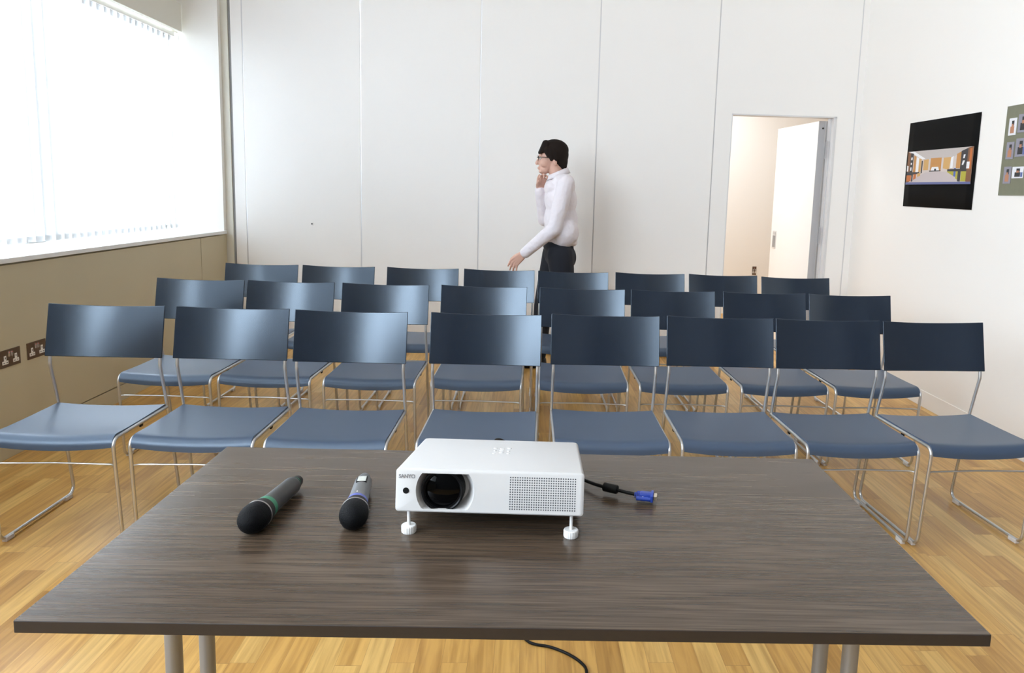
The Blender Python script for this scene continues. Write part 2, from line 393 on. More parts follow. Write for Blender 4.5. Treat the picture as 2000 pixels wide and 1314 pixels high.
# flush pull near the free edge, on the face that looks into the room
hm = lbox('door_handle', -0.745, -0.672, -0.0735, -0.0695, 0.858, 1.018, M_alu, dr, 0.0015)
lbox('pull_recess', -0.735, -0.682, -0.075, -0.0733, 0.872, 0.975, M_grey, hm)
lbox('latch', -0.735, -0.682, -0.076, -0.0733, 0.985, 1.008, M_white, hm)
for z in (1.70, 1.02, 0.25):
    bm = bmesh.new(); lathe(bm, [(z-0.07, 0.0), (z-0.07, 0.010), (z+0.07, 0.010), (z+0.07, 0.0)], 'z', 14, mtx=Matrix.Translation((2.347, 0.100, 0))); 
    box(bm, 2.333, 2.340, 0.040, 0.098, z-0.065, z+0.065)
    obj('hinge', bm, M_alu, dr, True, 40)
# room beyond the door
struct(newbox('wall_next_room_far', 0.3, 4.6, 8.30, 8.40, 0.0, 2.75, M_wallR))
struct(newbox('wall_next_room_left', 0.2, 0.3, YB+0.12, 8.40, 0.0, 2.75, M_wallR))
struct(newbox('wall_next_room_right', 4.5, 4.6, YB+0.12, 8.40, 0.0, 2.75, M_wallR))
struct(newbox('ceiling_next_room', 0.2, 4.6, YB+0.15, 8.40, 2.70, 2.78, M_ceil))
struct(newbox('wall_next_room_near', XR+0.12, 4.6, YB+0.0, YB+0.12, 0.0, 2.75, M_wallR))

# ------------------------------------------------------------------ blinds
bb = newbox('blind_pelmet', -2.672, -2.632, YR, 5.885, 2.400, 2.600, M_cream, bevel=0.002)
tag(bb, 'cream pelmet board running above the vertical blinds', 'pelmet')
struct(newbox('trim_4', XO+0.07, -2.672, YR, 5.86, 2.575, 2.600, M_cream))
def blind(y0, y1, label):
    r = empty('vertical_blind', (-2.705, y0, 0.926)); tag(r, label, 'blind', 'vertical blinds along the window')
    bm = bmesh.new(); box(bm, -0.022, 0.022, 0.0, y1-y0, 1.436, 1.472, bevel=0.004); obj('headrail', bm, M_sill, r)
    n = int(round((y1-y0)/0.0775))
    for k in range(n):
        yc = 0.0387 + k*(y1-y0)/n
        bm = bmesh.new(); a = math.radians(-13 + random.uniform(-3, 3)); w = 0.100
        rows = []
        for zz in (0.018, 0.05, 0.7, 1.40, 1.436):
            row = []
            for j in range(5):
                s = (j/4-0.5)*w; c = 0.005*(1-(2*j/4-1)**2)
                row.append(bm.verts.new((math.sin(a)*s + c*math.cos(a), yc + math.cos(a)*s - c*math.sin(a), zz)))
            rows.append(row)
        for r0, r1 in zip(rows[:-1], rows[1:]):
            for j in range(4): bm.faces.new((r0[j], r0[j+1], r1[j+1], r1[j]))
        for q0, q1, dx in ((0, 1, 0.003), (3, 4, 0.003)):          # sewn pockets: doubled cloth at the foot and the head of the vane
            pk = [[bm.verts.new(v.co + Vector((dx, 0.0, 0.0))) for v in rows[q]] for q in (q0, q1)]
            for j in range(4): bm.faces.new((pk[0][j], pk[0][j+1], pk[1][j+1], pk[1][j]))
        obj('vane', bm, M_vane, r, True)
    return r
b1 = blind(4.357, 5.875, 'white vertical blind nearest the far corner of the room')
bm = bmesh.new()
loop = fillet([(0.045, 1.490, 1.44), (0.050, 1.487, 0.30), (0.056, 1.492, 0.225), (0.062, 1.497, 0.30), (0.060, 1.495, 1.44)], 0.006, 4)
tube(bm, loop, 0.0022, 6); obj('pull_cord', bm, M_sill, b1, True)
blind(1.22, 2.785, 'white vertical blind level with the projector table, added out of view for the chair reflections')  # unseen blind, added to dim the window mirrored in the left chair backs
blind(2.80, 4.340, 'white vertical blind at the left edge of the photo')

# ------------------------------------------------------------------ wall sockets (left) and one beyond the door
def socket(name, label, group, scale=1.0, mx=None):
    r = empty(name); tag(r, label, 'socket', group)
    # local: x = along the wall, y = out of the wall (-y faces the room), z up
    bm = bmesh.new(); box(bm, -0.069, 0.069, -0.004, 0.0, -0.041, 0.041, bevel=0.002); obj('faceplate', bm, M_bronze, r)
    for s in (-1, 1):
        cx = s*0.036
        bm = bmesh.new()
        box(bm, cx-0.020, cx+0.020, -0.0052, -0.002, -0.026, -0.009, bevel=0.0015); box(bm, cx-0.008, cx+0.008, -0.0052, -0.002, -0.010, 0.014, bevel=0.0015)
        ins = obj('socket_insert', bm, M_socketwhite, r)
        bm = bmesh.new()
        box(bm, cx-0.014, cx-0.006, -0.0056, -0.0050, -0.020, -0.0165); box(bm, cx+0.006, cx+0.014, -0.0056, -0.0050, -0.020, -0.0165); box(bm, cx-0.002, cx+0.002, -0.0056, -0.0050, -0.001, 0.008)
        obj('pin_slots', bm, M_gap, ins)
        bm = bmesh.new(); box(bm, s*0.009-0.006, s*0.009+0.006, -0.0075, -0.002, 0.006, 0.030, bevel=0.002)
        rk = obj('rocker_switch', bm, M_rocker, r)
        bm = bmesh.new(); box(bm, s*0.009-0.004, s*0.009+0.004, -0.0080, -0.0070, 0.026, 0.029); obj('red_mark', bm, M_red, rk)
    return r
s1 = socket('wall_socket', 'bronze double socket on the beige panelling, cut by the left edge of the photo', 'wall sockets')
s1.location = (XL, 3.467, 0.467); s1.rotation_euler = (0, 0, PI/2)
s2 = copy_thing(s1); s2.location = (XL, 3.654, 0.467)
s2['label'] = 'bronze double socket half hidden behind the leftmost front-row backrest'
s3 = copy_thing(s1); s3.location = (2.537, 8.30, 0.497); s3.rotation_euler = (0, 0, 0); s3.scale = (0.34, 1, 1.15)
s3['label'] = 'small socket low on the wall seen through the open doorway'

# ------------------------------------------------------------------ poster and board on the right wall
def wallpt(y, z, off): return Vector((XR-off, y, z))
pr = empty('poster', (XR, 4.69, 1.555)); tag(pr, 'black poster with a wide interior photograph, on the right wall', 'poster')
bm = bmesh.new()
q = [(5.095, 1.838), (4.284, 1.829), (4.284, 1.272), (5.094, 1.279)]
vs = []
NX, NZ = 10, 6
for j in range(NZ+1):
    row = []
    for i in range(NX+1):
        u, v = i/NX, j/NZ
        top = Vector(q[3]).lerp(Vector(q[2]), u); bot = Vector(q[0]).lerp(Vector(q[1]), u); p = top.lerp(bot, v)
        wob = 0.0035 + 0.0035*math.sin(u*5.1+1.0)*math.sin(v*3.0)
        row.append(bm.verts.new(Vector((-wob, p[0]-4.69, p[1]-1.555))))
    vs.append(row)
for j in range(NZ):
    for i in range(NX): bm.faces.new((vs[j][i], vs[j][i+1], vs[j+1][i+1], vs[j+1][i]))
sheet = obj('paper_sheet', bm, M_posterblack, pr, True)
sm = sheet.modifiers.new('thickness', 'SOLIDIFY'); sm.thickness = 0.001
# printed photograph: flat colour shapes, u 0..1 left to right, v 0..1 bottom to top
PC = {k: mat('print_'+k, c, 0.5) for k, c in dict(
    ceiling=(0.52, 0.47, 0.45), floor=(0.54, 0.47, 0.47), wood=(0.52, 0.24, 0.06), amber=(0.62, 0.36, 0.12), shelf=(0.022, 0.022, 0.028),
    white=(0.82, 0.82, 0.84), orange=(0.52, 0.14, 0.02), lime=(0.42, 0.38, 0.03), blue=(0.11, 0.13, 0.30), brown=(0.20, 0.08, 0.03), cobalt=(0.06, 0.12, 0.42), pale=(0.62, 0.54, 0.50)).items()}
keys = list(PC); shapes = []
def S(k, *pts): shapes.append((k, pts))
S('pale', (0, 0), (1, 0), (1, 1), (0, 1))
S('ceiling', (0.03, 1), (0.95, 1), (0.72, 0.74), (0.25, 0.74))
S('white', (0.03, 0.99), (0.10, 1.0), (0.30, 0.76), (0.25, 0.74))
S('floor', (0.0, 0.06), (0.95, 0.06), (0.64, 0.36), (0.33, 0.36))
S('wood', (0.39, 0.40), (0.56, 0.40), (0.56, 0.76), (0.39, 0.76))
S('amber', (0.28, 0.42), (0.36, 0.42), (0.36, 0.74), (0.28, 0.72)); S('amber', (0.59, 0.45), (0.68, 0.40), (0.70, 0.76), (0.59, 0.75))
S('brown', (0.0, 0.05), (0.06, 0.08), (0.06, 0.93), (0.0, 1.0)); S('shelf', (0.05, 0.25), (0.10, 0.28), (0.10, 0.93), (0.05, 0.96))
S('wood', (0.11, 0.30), (0.15, 0.31), (0.15, 0.83), (0.11, 0.88)); S('white', (0.155, 0.34), (0.205, 0.36), (0.205, 0.78), (0.155, 0.82))
S('amber', (0.20, 0.36), (0.24, 0.38), (0.24, 0.76), (0.20, 0.78)); S('shelf', (0.245, 0.32), (0.265, 0.34), (0.265, 0.70), (0.245, 0.70))
S('shelf', (0.0, 0.27), (0.22, 0.32), (0.22, 0.37), (0.0, 0.38)); S('orange', (0.01, 0.10), (0.085, 0.10), (0.085, 0.28), (0.01, 0.28))
S('shelf', (0.09, 0.08), (0.115, 0.10), (0.115, 0.34), (0.09, 0.34)); S('orange', (0.125, 0.14), (0.17, 0.18), (0.17, 0.31), (0.125, 0.31)); S('amber', (0.19, 0.22), (0.24, 0.26), (0.24, 0.34), (0.19, 0.33))
S('white', (0.0, 0.40), (0.025, 0.40), (0.025, 0.56), (0.0, 0.58)); S('white', (0.06, 0.42), (0.08, 0.42), (0.08, 0.52), (0.06, 0.52)); S('white', (0.06, 0.60), (0.08, 0.60), (0.08, 0.66), (0.06, 0.66)); S('white', (0.06, 0.74), (0.085, 0.74), (0.085, 0.82), (0.06, 0.82))
S('white', (0.40, 0.38), (0.54, 0.38), (0.52, 0.50), (0.42, 0.50)); S('shelf', (0.38, 0.37), (0.56, 0.37), (0.56, 0.40), (0.38, 0.40)); S('shelf', (0.46, 0.40), (0.49, 0.40), (0.49, 0.45), (0.46, 0.45))
S('lime', (0.66, 0.34), (0.76, 0.22), (0.76, 0.36), (0.66, 0.40)); S('cobalt', (0.755, 0.22), (0.785, 0.20), (0.785, 0.44), (0.755, 0.45)); S('lime', (0.785, 0.16), (0.815, 0.12), (0.815, 0.36), (0.785, 0.36))
S('shelf', (0.815, 0.08), (0.855, 0.07), (0.855, 0.40), (0.815, 0.40)); S('lime', (0.86, 0.08), (0.955, 0.07), (0.955, 0.36), (0.86, 0.36)); S('shelf', (0.66, 0.36), (0.98, 0.34), (0.98, 0.42), (0.66, 0.42))
S('white', (0.70, 0.45), (0.735, 0.45), (0.735, 0.78), (0.70, 0.74)); S('wood', (0.78, 0.44), (0.85, 0.44), (0.85, 0.90), (0.78, 0.83)); S('shelf', (0.84, 0.40), (0.93, 0.40), (0.93, 0.97), (0.84, 0.90)); S('brown', (0.93, 0.07), (1.0, 0.05), (1.0, 1.0), (0.93, 0.98)); S('orange', (0.955, 0.4), (0.985, 0.4), (0.985, 0.96), (0.955, 0.96))
S('white', (0.925, 0.42), (0.965, 0.42), (0.965, 0.60), (0.925, 0.60)); S('white', (0.86, 0.52), (0.88, 0.52), (0.90, 0.64), (0.87, 0.64)); S('white', (0.87, 0.70), (0.89, 0.70), (0.90, 0.80), (0.875, 0.80))
S('blue', (0, 0), (1, 0), (1, 0.065), (0, 0.065))
bm = bmesh.new(); PQ = [(5.072, 1.426), (4.312, 1.421), (4.312, 1.638), (5.072, 1.645)]
for n, (k, pts) in enumerate(shapes):
    vv = []
    for u, v in pts:
        a = Vector(PQ[0]).lerp(Vector(PQ[1]), u); b = Vector(PQ[3]).lerp(Vector(PQ[2]), u); p = a.lerp(b, v)
        vv.append(bm.verts.new((-0.0095 - n*0.00003, p[0]-4.69, p[1]-1.555)))
    f = bm.faces.new(vv); f.material_index = keys.index(k)
me = bpy.data.meshes.new('printed_photograph'); bm.to_mesh(me); bm.free()
link_mesh('printed_photograph', me, [PC[k] for k in keys], pr)

br = empty('display_board', (XR-0.001, 3.5, 1.595)); tag(br, 'olive board of small mounted photos at the right edge', 'display board')
bm = bmesh.new(); box(bm, -0.006, 0.0, -0.55, 0.545, -0.238, 0.237, bevel=0.001); obj('backing_card', bm, M_olive, br)
PCm = [mat('snap_'+n, c, 0.45) for n, c in (('white', (0.74, 0.74, 0.78)), ('grey', (0.26, 0.25, 0.30)), ('dark', (0.014, 0.014, 0.018)), ('skin', (0.45, 0.20, 0.11)), ('blue', (0.08, 0.12, 0.32)), ('green', (0.05, 0.13, 0.05)))]
rows_z = (0.125, 0.0, -0.130)
cols_y = (0.480, 0.395, 0.290, 0.190, 0.090, -0.010, -0.110, -0.210, -0.310, -0.410)
for ci, cy in enumerate(cols_y):
    for ri, cz in enumerate(rows_z):
        if ci == 1: cz += 0.012
        w, h = (0.062, 0.090) if ci == 0 else (0.080, 0.095)
        if ci == 1 and ri == 2: w, h = 0.090, 0.060
        bm = bmesh.new(); box(bm, -0.0085, -0.005, cy-w/2, cy+w/2, cz-h/2, cz+h/2, mi=(0, 1, 1, 0)[(ri+ci) % 4])
        def fr_(y0, y1, z0, z1, mi, dx=0.0004):
            box(bm, -0.0085-dx, -0.0084, cy-w/2+y0*w, cy-w/2+y1*w, cz-h/2+z0*h, cz-h/2+z1*h, mi=mi)
        k = (ri*3+ci) % 3
        fr_(0.30, 0.62, 0.55, 0.85, 2); fr_(0.25, 0.75, 0.12, 0.52, (3, 2, 1)[k], 0.0006); fr_(0.38, 0.60, 0.48, 0.66, 3, 0.0008)
        if k == 1: fr_(0.05, 0.22, 0.1, 0.5, 4, 0.0007)
        me = bpy.data.meshes.new('photo_print'); bm.to_mesh(me); bm.free(); link_mesh('photo_print', me, PCm, br)

# ------------------------------------------------------------------ stacking chair
def make_chair():
    r = empty('stacking_chair')
    # origin: on the floor below the top edge of the backrest; chair faces -y
    W2 = 0.2205
    def back_pt(s, t, off=0.0):
        # s -1..1 across, t 0 bottom..1 top, off: behind the front face
        zc = 0.613 + 0.200*t; yc = -0.045 + 0.045*t
        n = Vector((0, 0.2, -0.045)).normalized(); sag = 0.038*(1-s*s)
        p = Vector((s*W2, yc, zc)) + n*(sag+off)
        p.z -= (0.0035*(1-s*s))*t
        return p
    bm = bmesh.new(); nx, nz = 18, 5; grids = []
    for off in (0.0, 0.008):
        g = [[bm.verts.new(back_pt(2*i/nx-1, j/nz, off)) for i in range(nx+1)] for j in range(nz+1)]; grids.append(g)
    def quad(a, b, c, d): bm.faces.new((a, b, c, d))
    for gi, g in enumerate(grids):
        for j in range(nz):
            for i in range(nx):
                a = (g[j][i], g[j][i+1], g[j+1][i+1], g[j+1][i]); quad(*(a if gi == 0 else a[::-1]))
    g0, g1 = grids
    for i in range(nx): quad(g0[0][i+1], g0[0][i], g1[0][i], g1[0][i+1]); quad(g0[nz][i], g0[nz][i+1], g1[nz][i+1], g1[nz][i])
    for j in range(nz): quad(g0[j][0], g0[j+1][0], g1[j+1][0], g1[j][0]); quad(g0[j+1][nx], g0[j][nx], g1[j][nx], g1[j+1][nx])
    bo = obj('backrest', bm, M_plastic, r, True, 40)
    bv = bo.modifiers.new('soft_edge', 'BEVEL'); bv.width = 0.002; bv.segments = 2; bv.limit_method = 'ANGLE'; bv.angle_limit = math.radians(50)
    # seat: thin shell, slung between the rails, rolled down at the front
    prof = []                                   # (y, z) from back to front
    prof += [(0.000, 0.416), (-0.10, 0.4145), (-0.20, 0.413), (-0.29, 0.413), (-0.345, 0.4145)]
    for k in range(7):
        a = math.radians(90 + k*13.5); prof.append((-0.362 + 0.034*math.cos(a), 0.3805 + 0.034*math.sin(a)))
    prof.append((-0.3965, 0.374))
    bm = bmesh.new(); nx = 14; top = []; bot = []
    for k, (y, z) in enumerate(prof):
        p0 = prof[max(0, k-1)]; p1 = prof[min(len(prof)-1, k+1)]
        t = Vector((p1[0]-p0[0], p1[1]-p0[1])).normalized(); nn = Vector((t.y, -t.x))   # pointing down/back
        if nn.y > 0: nn = -nn
        rowt, rowb = [], []
        for i in range(nx+1):
            s = 2*i/nx-1; d = 0.009*(1-s*s); e = 0.005*(1-s**2) if k == len(prof)-1 else 0
            rowt.append(bm.verts.new((s*0.2065, y, z-d-e))); rowb.append(bm.verts.new((s*0.2065, y+0.009*nn.x, z-d-e+0.009*nn.y)))
        top.append(rowt); bot.append(rowb)
    K = len(prof)
    for k in range(K-1):
        for i in range(nx):
            bm.faces.new((top[k][i], top[k][i+1], top[k+1][i+1], top[k+1][i])); bm.faces.new((bot[k][i+1], bot[k][i], bot[k+1][i], bot[k+1][i+1]))
        bm.faces.new((top[k][0], top[k+1][0], bot[k+1][0], bot[k][0])); bm.faces.new((top[k+1][nx], top[k][nx], bot[k][nx], bot[k+1][nx]))
    for i in range(nx):
        bm.faces.new((top[0][i+1], top[0][i], bot[0][i], bot[0][i+1])); bm.faces.new((top[K-1][i], top[K-1][i+1], bot[K-1][i+1], bot[K-1][i]))
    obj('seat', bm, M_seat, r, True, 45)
    # bent steel tube, one continuous loop each side
    for s in (-1, 1):
        xt, xf = s*0.2095, s*0.2125
        pts = [(s*0.2085, 0.010, 0.790), (s*0.2085, -0.030, 0.612), (s*0.2085, -0.034, 0.582), (xt, 0.010, 0.406), (xf, 0.080, 0.0135), (xf, -0.367, 0.0135), (xt, -0.3965, 0.4030), (xt, 0.006, 0.4030)]
        bm = bmesh.new(); tube(bm, fillet(pts, [0, 0.05, 0.03, 0.06, 0.034, 0.034, 0.030, 0], 7), 0.0064, 10)
        fs = obj('side_frame', bm, M_chrome, r, True, 50)
        for yy in (0.030, -0.325):
            bm = bmesh.new(); box(bm, xf-0.009, xf+0.009, yy-0.022, yy+0.022, 0.0, 0.017, bevel=0.003); obj('floor_glide', bm, M_glide, fs)
        bm = bmesh.new(); box(bm, xt-0.003, xt+0.003, -0.208, -0.190, 0.388, 0.400, bevel=0.001); obj('stacking_bumper', bm, M_black, fs)
    zb = 0.305; yb = -0.367 - 0.0295*zb/0.41
    bm = bmesh.new()
    tube(bm, fillet([(-0.211, yb, zb), (-0.195, yb+0.012, zb+0.001), (0.0, yb+0.017, zb+0.003), (0.195, yb+0.012, zb+0.001), (0.211, yb, zb)], 0.05, 4), 0.0036, 8)
    obj('front_crossbar', bm, M_chrome, r, True, 50)
    bm = bmesh.new(); tube(bm, [(-0.209, 0.004, 0.402), (0.209, 0.004, 0.402)], 0.0040, 8); obj('rear_crossbar', bm, M_chrome, r, True, 50)
    return r
ROWS = [
 ('front row of chairs', [(-1.6430, 2.9396, 0.013), (-1.1607, 2.9447, -0.007), (-0.6951, 2.9326, -0.007), (-0.1654, 2.9445, -0.017), (0.3157, 2.9805, 0.001), (0.7905, 2.9989, -0.009), (1.2399, 2.9996, 0.026), (1.6895, 3.0087, 0.060)],
  ['blue-grey chair at the window end of the front row, in front of the wall sockets', 'second chair from the window in the front row', 'third chair from the window in the front row, straight beyond the microphones',
   'front-row chair directly behind the white projector', 'front-row chair just right of the projector, beyond the blue plug', 'third chair from the right end of the front row', 'second chair from the right end of the front row, beyond the table corner', 'chair at the right end of the front row, seat cut by the photo edge']),
 ('middle row of chairs', [(-1.6568, 3.8087, -0.030), (-1.2079, 3.8148, -0.024), (-0.7286, 3.8062, -0.006), (-0.2288, 3.8221, -0.015), (0.2786, 3.8215, -0.022), (0.7522, 3.8309, 0.0), (1.2369, 3.8394, 0.016), (1.6928, 3.8402, 0.019)],
  ['chair at the window end of the middle row', 'second chair from the window in the middle row', 'third chair from the window in the middle row', 'fourth chair from the window in the middle row',
   'fourth chair from the right in the middle row', 'third chair from the right in the middle row', 'second chair from the right in the middle row', 'chair at the right end of the middle row, nearest the right wall']),
 ('back row of chairs', [(-1.6368, 4.6196, -0.009), (-1.1707, 4.6180, -0.011), (-0.6578, 4.6344, 0.008), (-0.1852, 4.6526, 0.008), (0.2768, 4.6448, 0.001), (0.7665, 4.6809, 0.006), (1.2395, 4.7021, 0.007), (1.6912, 4.6538, 0.025)],
  ['chair at the window end of the back row', 'second chair from the window in the back row', 'third chair from the window in the back row', 'back-row chair below the walking man\'s hand',
   'back-row chair hiding the walking man\'s legs', 'third chair from the right in the back row', 'second chair from the right in the back row, before the doorway', 'chair at the right end of the back row, below the open door leaf'])]
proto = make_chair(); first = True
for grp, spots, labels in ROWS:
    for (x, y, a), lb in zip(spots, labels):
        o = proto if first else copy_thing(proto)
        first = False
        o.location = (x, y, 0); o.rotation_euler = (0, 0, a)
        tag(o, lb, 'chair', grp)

# ------------------------------------------------------------------ table
TZ = 0.730
tb = empty('meeting_table', (-0.0078, 1.2425, 0.0), -0.0120)
tag(tb, 'dark grey-brown wood-grain meeting table in the foreground', 'table')
bm = bmesh.new(); box(bm, -0.641, 0.641, -0.3325, 0.3325, TZ-0.0175, TZ, bevel=0.0012)
tp = obj('tabletop', bm, [M_table, M_edge], tb)
for p in tp.data.polygons: p.material_index = 0 if p.normal.z > 0.7 else 1
for xs_ in (-0.575, 0.580):
    bm = bmesh.new(); box(bm, xs_-0.022, xs_+0.022, -0.26, 0.26, TZ-0.040, TZ-0.0175, bevel=0.003); obj('support_rail', bm, M_leg, tb)
    bm = bmesh.new(); box(bm, xs_-0.025, xs_+0.025, -0.29, 0.29, 0.008, 0.036, bevel=0.008)
    for yy in (-0.27, 0.27): box(bm, xs_-0.018, xs_+0.018, yy-0.02, yy+0.02, 0.0, 0.010)
    obj('foot', bm, M_leg, tb)
    for yy in (-0.062, 0.060):
        bm = bmesh.new(); lathe(bm, [(0.03, 0.0), (0.03, 0.0138), (TZ-0.038, 0.0138), (TZ-0.038, 0.0)], 'z', 24, mtx=Matrix.Translation((xs_, yy, 0))); obj('leg', bm, M_leg, tb, True, 40)

# ------------------------------------------------------------------ projector
pj = empty('projector', (-0.0555, 1.1665, TZ))
tag(pj, 'white data projector standing on the meeting table', 'projector')
tilt = math.radians(-7.2); yawp = -0.036
PM = Matrix.Rotation(yawp, 4, 'Z') @ Matrix.Translation((0, 0, 0.0415)) @ Matrix.Rotation(tilt, 4, 'X')
pj_l = PM                                      # local: x across, y 0 front .. 0.252 back, z 0 bottom .. 0.0705 top
PW, PD, PH = 0.1545, 0.252, 0.0710
def pobj(name, bm, m, parent, smooth=False, ang=None):
    bmesh.ops.transform(bm, matrix=PM, verts=bm.verts[:]); return obj(name, bm, m, parent, smooth, ang)
# housing with a rounded-rectangular section and an opening for the lens in its front face
LX, LZ, LR = -0.0735, 0.0355, 0.048            # centre and radius of the lens opening
zlo, zhi = 0.0045, 0.0640
def opening(R, n=48):
    pts = []
    for k in range(n):
        a = 2*PI*k/n; x, z = R*math.cos(a), R*math.sin(a)
        pts.append((LX+x, min(zhi, max(zlo, LZ+z))))
    return pts
bm = bmesh.new()
def rrect(hw, z0, z1, r, n=4):
    out = []
    for cx, cz, a0 in ((hw-r, z1-r, 0), (-hw+r, z1-r, 90), (-hw+r, z0+r, 180), (hw-r, z0+r, 270)):
        for k in range(n+1):
            a = math.radians(a0+90*k/n); out.append((cx+r*math.cos(a), cz+r*math.sin(a)))
    return out
secs = [(0.0, 0.0, 0.0045), (0.0015, -0.0012, 0.0055), (0.010, -0.0012, 0.006), (PD-0.01, 0.0, 0.007), (PD-0.002, 0.002, 0.008), (PD, 0.006, 0.009)]
rings = []
for y, ins, r in secs:
    if y == 0.0: rr = rrect(PW-0.0025, 0.002, PH-0.0035, r)
    else:
        w = PW - max(0, ins) - 0.003*y/PD
        rr = rrect(w, max(0, ins)*0.6, PH-max(0, ins)*0.6, r)
    rings.append([bm.verts.new((x, y, z)) for x, z in rr])
for a, b in zip(rings[:-1], rings[1:]):
    for k in range(len(a)): bm.faces.new((a[k], a[(k+1) % len(a)], b[(k+1) % len(a)], b[k]))
bm.faces.new(rings[-1])
# front face with the hole
op = [bm.verts.new((x, 0.0, z)) for x, z in opening(LR)]
eds = []
for loop in (rings[0], op):
    for k in range(len(loop)):
        e = bm.edges.get((loop[k], loop[(k+1) % len(loop)])) or bm.edges.new((loop[k], loop[(k+1) % len(loop)])); eds.append(e)
bmesh.ops.triangle_fill(bm, use_beauty=True, use_dissolve=False, edges=eds)
body = pobj('housing', bm, M_white, pj, True, 30)
# dish around the lens
bm = bmesh.new(); o1 = opening(LR); n = len(o1); R1 = []
R1.append([bm.verts.new((x, 0.0, z)) for x, z in o1])
R1.append([bm.verts.new((LX+(x-LX)*0.93, 0.010, LZ+(z-LZ)*0.97)) for x, z in o1])
R1.append([bm.verts.new((LX+0.036*math.cos(2*PI*k/n), 0.030, LZ+0.0295*math.sin(2*PI*k/n))) for k in range(n)])
for a, b in zip(R1[:-1], R1[1:]):
    for k in range(n): bm.faces.new((a[k], b[k], b[(k+1) % n], a[(k+1) % n]))
bm.faces.new(R1[-1])
pobj('lens_recess', bm, M_white, pj, True, 35)
bm = bmesh.new(); lm2 = Matrix.Translation((LX-0.005, 0, LZ-0.001))
lathe(bm, [(0.030, 0.0355), (0.006, 0.0355), (0.0035, 0.0345), (0.0035, 0.0325), (0.005, 0.0305), (0.0065, 0.0300), (0.0065, 0.0290), (0.016, 0.0265), (0.026, 0.0235)], 'y', 48, mtx=lm2)
# keep the barrel inside the housing height
for v in bm.verts: v.co.z = max(0.0040, min(0.0665, v.co.z))
barrel = pobj('lens_barrel', bm, M_lensring, pj, True, 30)
bm = bmesh.new(); lathe(bm, [(0.0112, 0.0282), (0.0095, 0.022), (0.0082, 0.013), (0.0078, 0.0)], 'y', 40, mtx=lm2); pobj('lens_element', bm, M_lens, barrel, True)
bm = bmesh.new(); lathe(bm, [(0.001, 0.0), (-0.0006, 0.0), (-0.0006, 0.0050), (0.001, 0.0055)], 'y', 24, mtx=Matrix.Translation((-0.1375, 0, 0.0345))); pobj('infrared_window', bm, M_black, pj, True, 40)
# perforated vent: rows of small round holes
bm = bmesh.new()
for i in range(28):
    for j in range(14):
        x = 0.0335 + i*0.1065/27; z = 0.0090 + j*0.0520/13
        bmesh.ops.create_circle(bm, cap_ends=True, segments=8, radius=0.00125, matrix=Matrix.Translation((x, -0.00025, z)) @ Matrix.Rotation(PI/2, 4, 'X'))
pobj('vent_grille', bm, M_hole, pj)
def text_mesh(txt, size):
    cu = bpy.data.curves.new('lettering', 'FONT'); cu.body = txt; cu.size = size; cu.align_x = 'CENTER'; cu.align_y = 'CENTER'; cu.offset = size*0.022; cu.extrude = 0.0002
    to = bpy.data.objects.new('lettering', cu); COL.objects.link(to)
    dg = bpy.context.evaluated_depsgraph_get(); dg.update(); me = bpy.data.meshes.new_from_object(to.evaluated_get(dg))
    bpy.data.objects.remove(to); bpy.data.curves.remove(cu); return me
me = text_mesh('SANYO', 0.0088)
me.transform(PM @ Matrix.Translation((-0.1365, -0.0004, 0.0580)) @ Matrix.Rotation(PI/2, 4, 'X') @ Matrix.Scale(0.92, 4, (1, 0, 0)))
link_mesh('logo', me, M_greytext, pj)
# control keys and small print on the top
bm = bmesh.new()
def key(x, y, rx, ry):
    vs0 = [bm.verts.new((x+rx*math.cos(2*PI*k/14), y+ry*math.sin(2*PI*k/14), PH-0.0002)) for k in range(14)]
    vs1 = [bm.verts.new((x+0.75*rx*math.cos(2*PI*k/14), y+0.75*ry*math.sin(2*PI*k/14), PH+0.0011)) for k in range(14)]
    bm.faces.new(vs1)
    for k in range(14): bm.faces.new((vs0[k], vs0[(k+1) % 14], vs1[(k+1) % 14], vs1[k]))
kx, ky = 0.008, 0.150
for dx, dy, rx, ry in ((-0.013, 0.022, 0.0045, 0.004), (0.013, 0.022, 0.0045, 0.004), (0, 0, 0.005, 0.005), (0, 0.016, 0.005, 0.003), (0, -0.016, 0.005, 0.003), (-0.0125, 0, 0.003, 0.005), (0.0125, 0, 0.003, 0.005), (-0.013, -0.022, 0.0035, 0.003), (0.013, -0.022, 0.0035, 0.003)): key(kx+dx, ky+dy, rx, ry)
pobj('control_keys', bm, M_white, pj, True, 40)
bm = bmesh.new(); rr_ = random.Random(3); x = kx-0.017
while x < kx+0.018:
    w = rr_.uniform(0.002, 0.005); box(bm, x, x+w, ky+0.068, ky+0.0700, PH-0.0003, PH+0.0001); x += w+rr_.uniform(0.0008, 0.002)
for dx, dy in ((-0.020, 0.026), (0.018, 0.026), (-0.019, -0.012), (0.0, -0.0235), (-0.019, -0.026), (0.008, -0.027)):
    box(bm, kx+dx-0.0014, kx+dx+0.0014, ky+dy, ky+dy+0.0012, PH-0.0003, PH+0.0001)
for dx in (-0.075, -0.068, -0.062, -0.056): box(bm, dx, dx+0.004, 0.036, 0.0372, PH-0.0003, PH+0.0001)
pobj('small_print', bm, M_palegrey, pj)
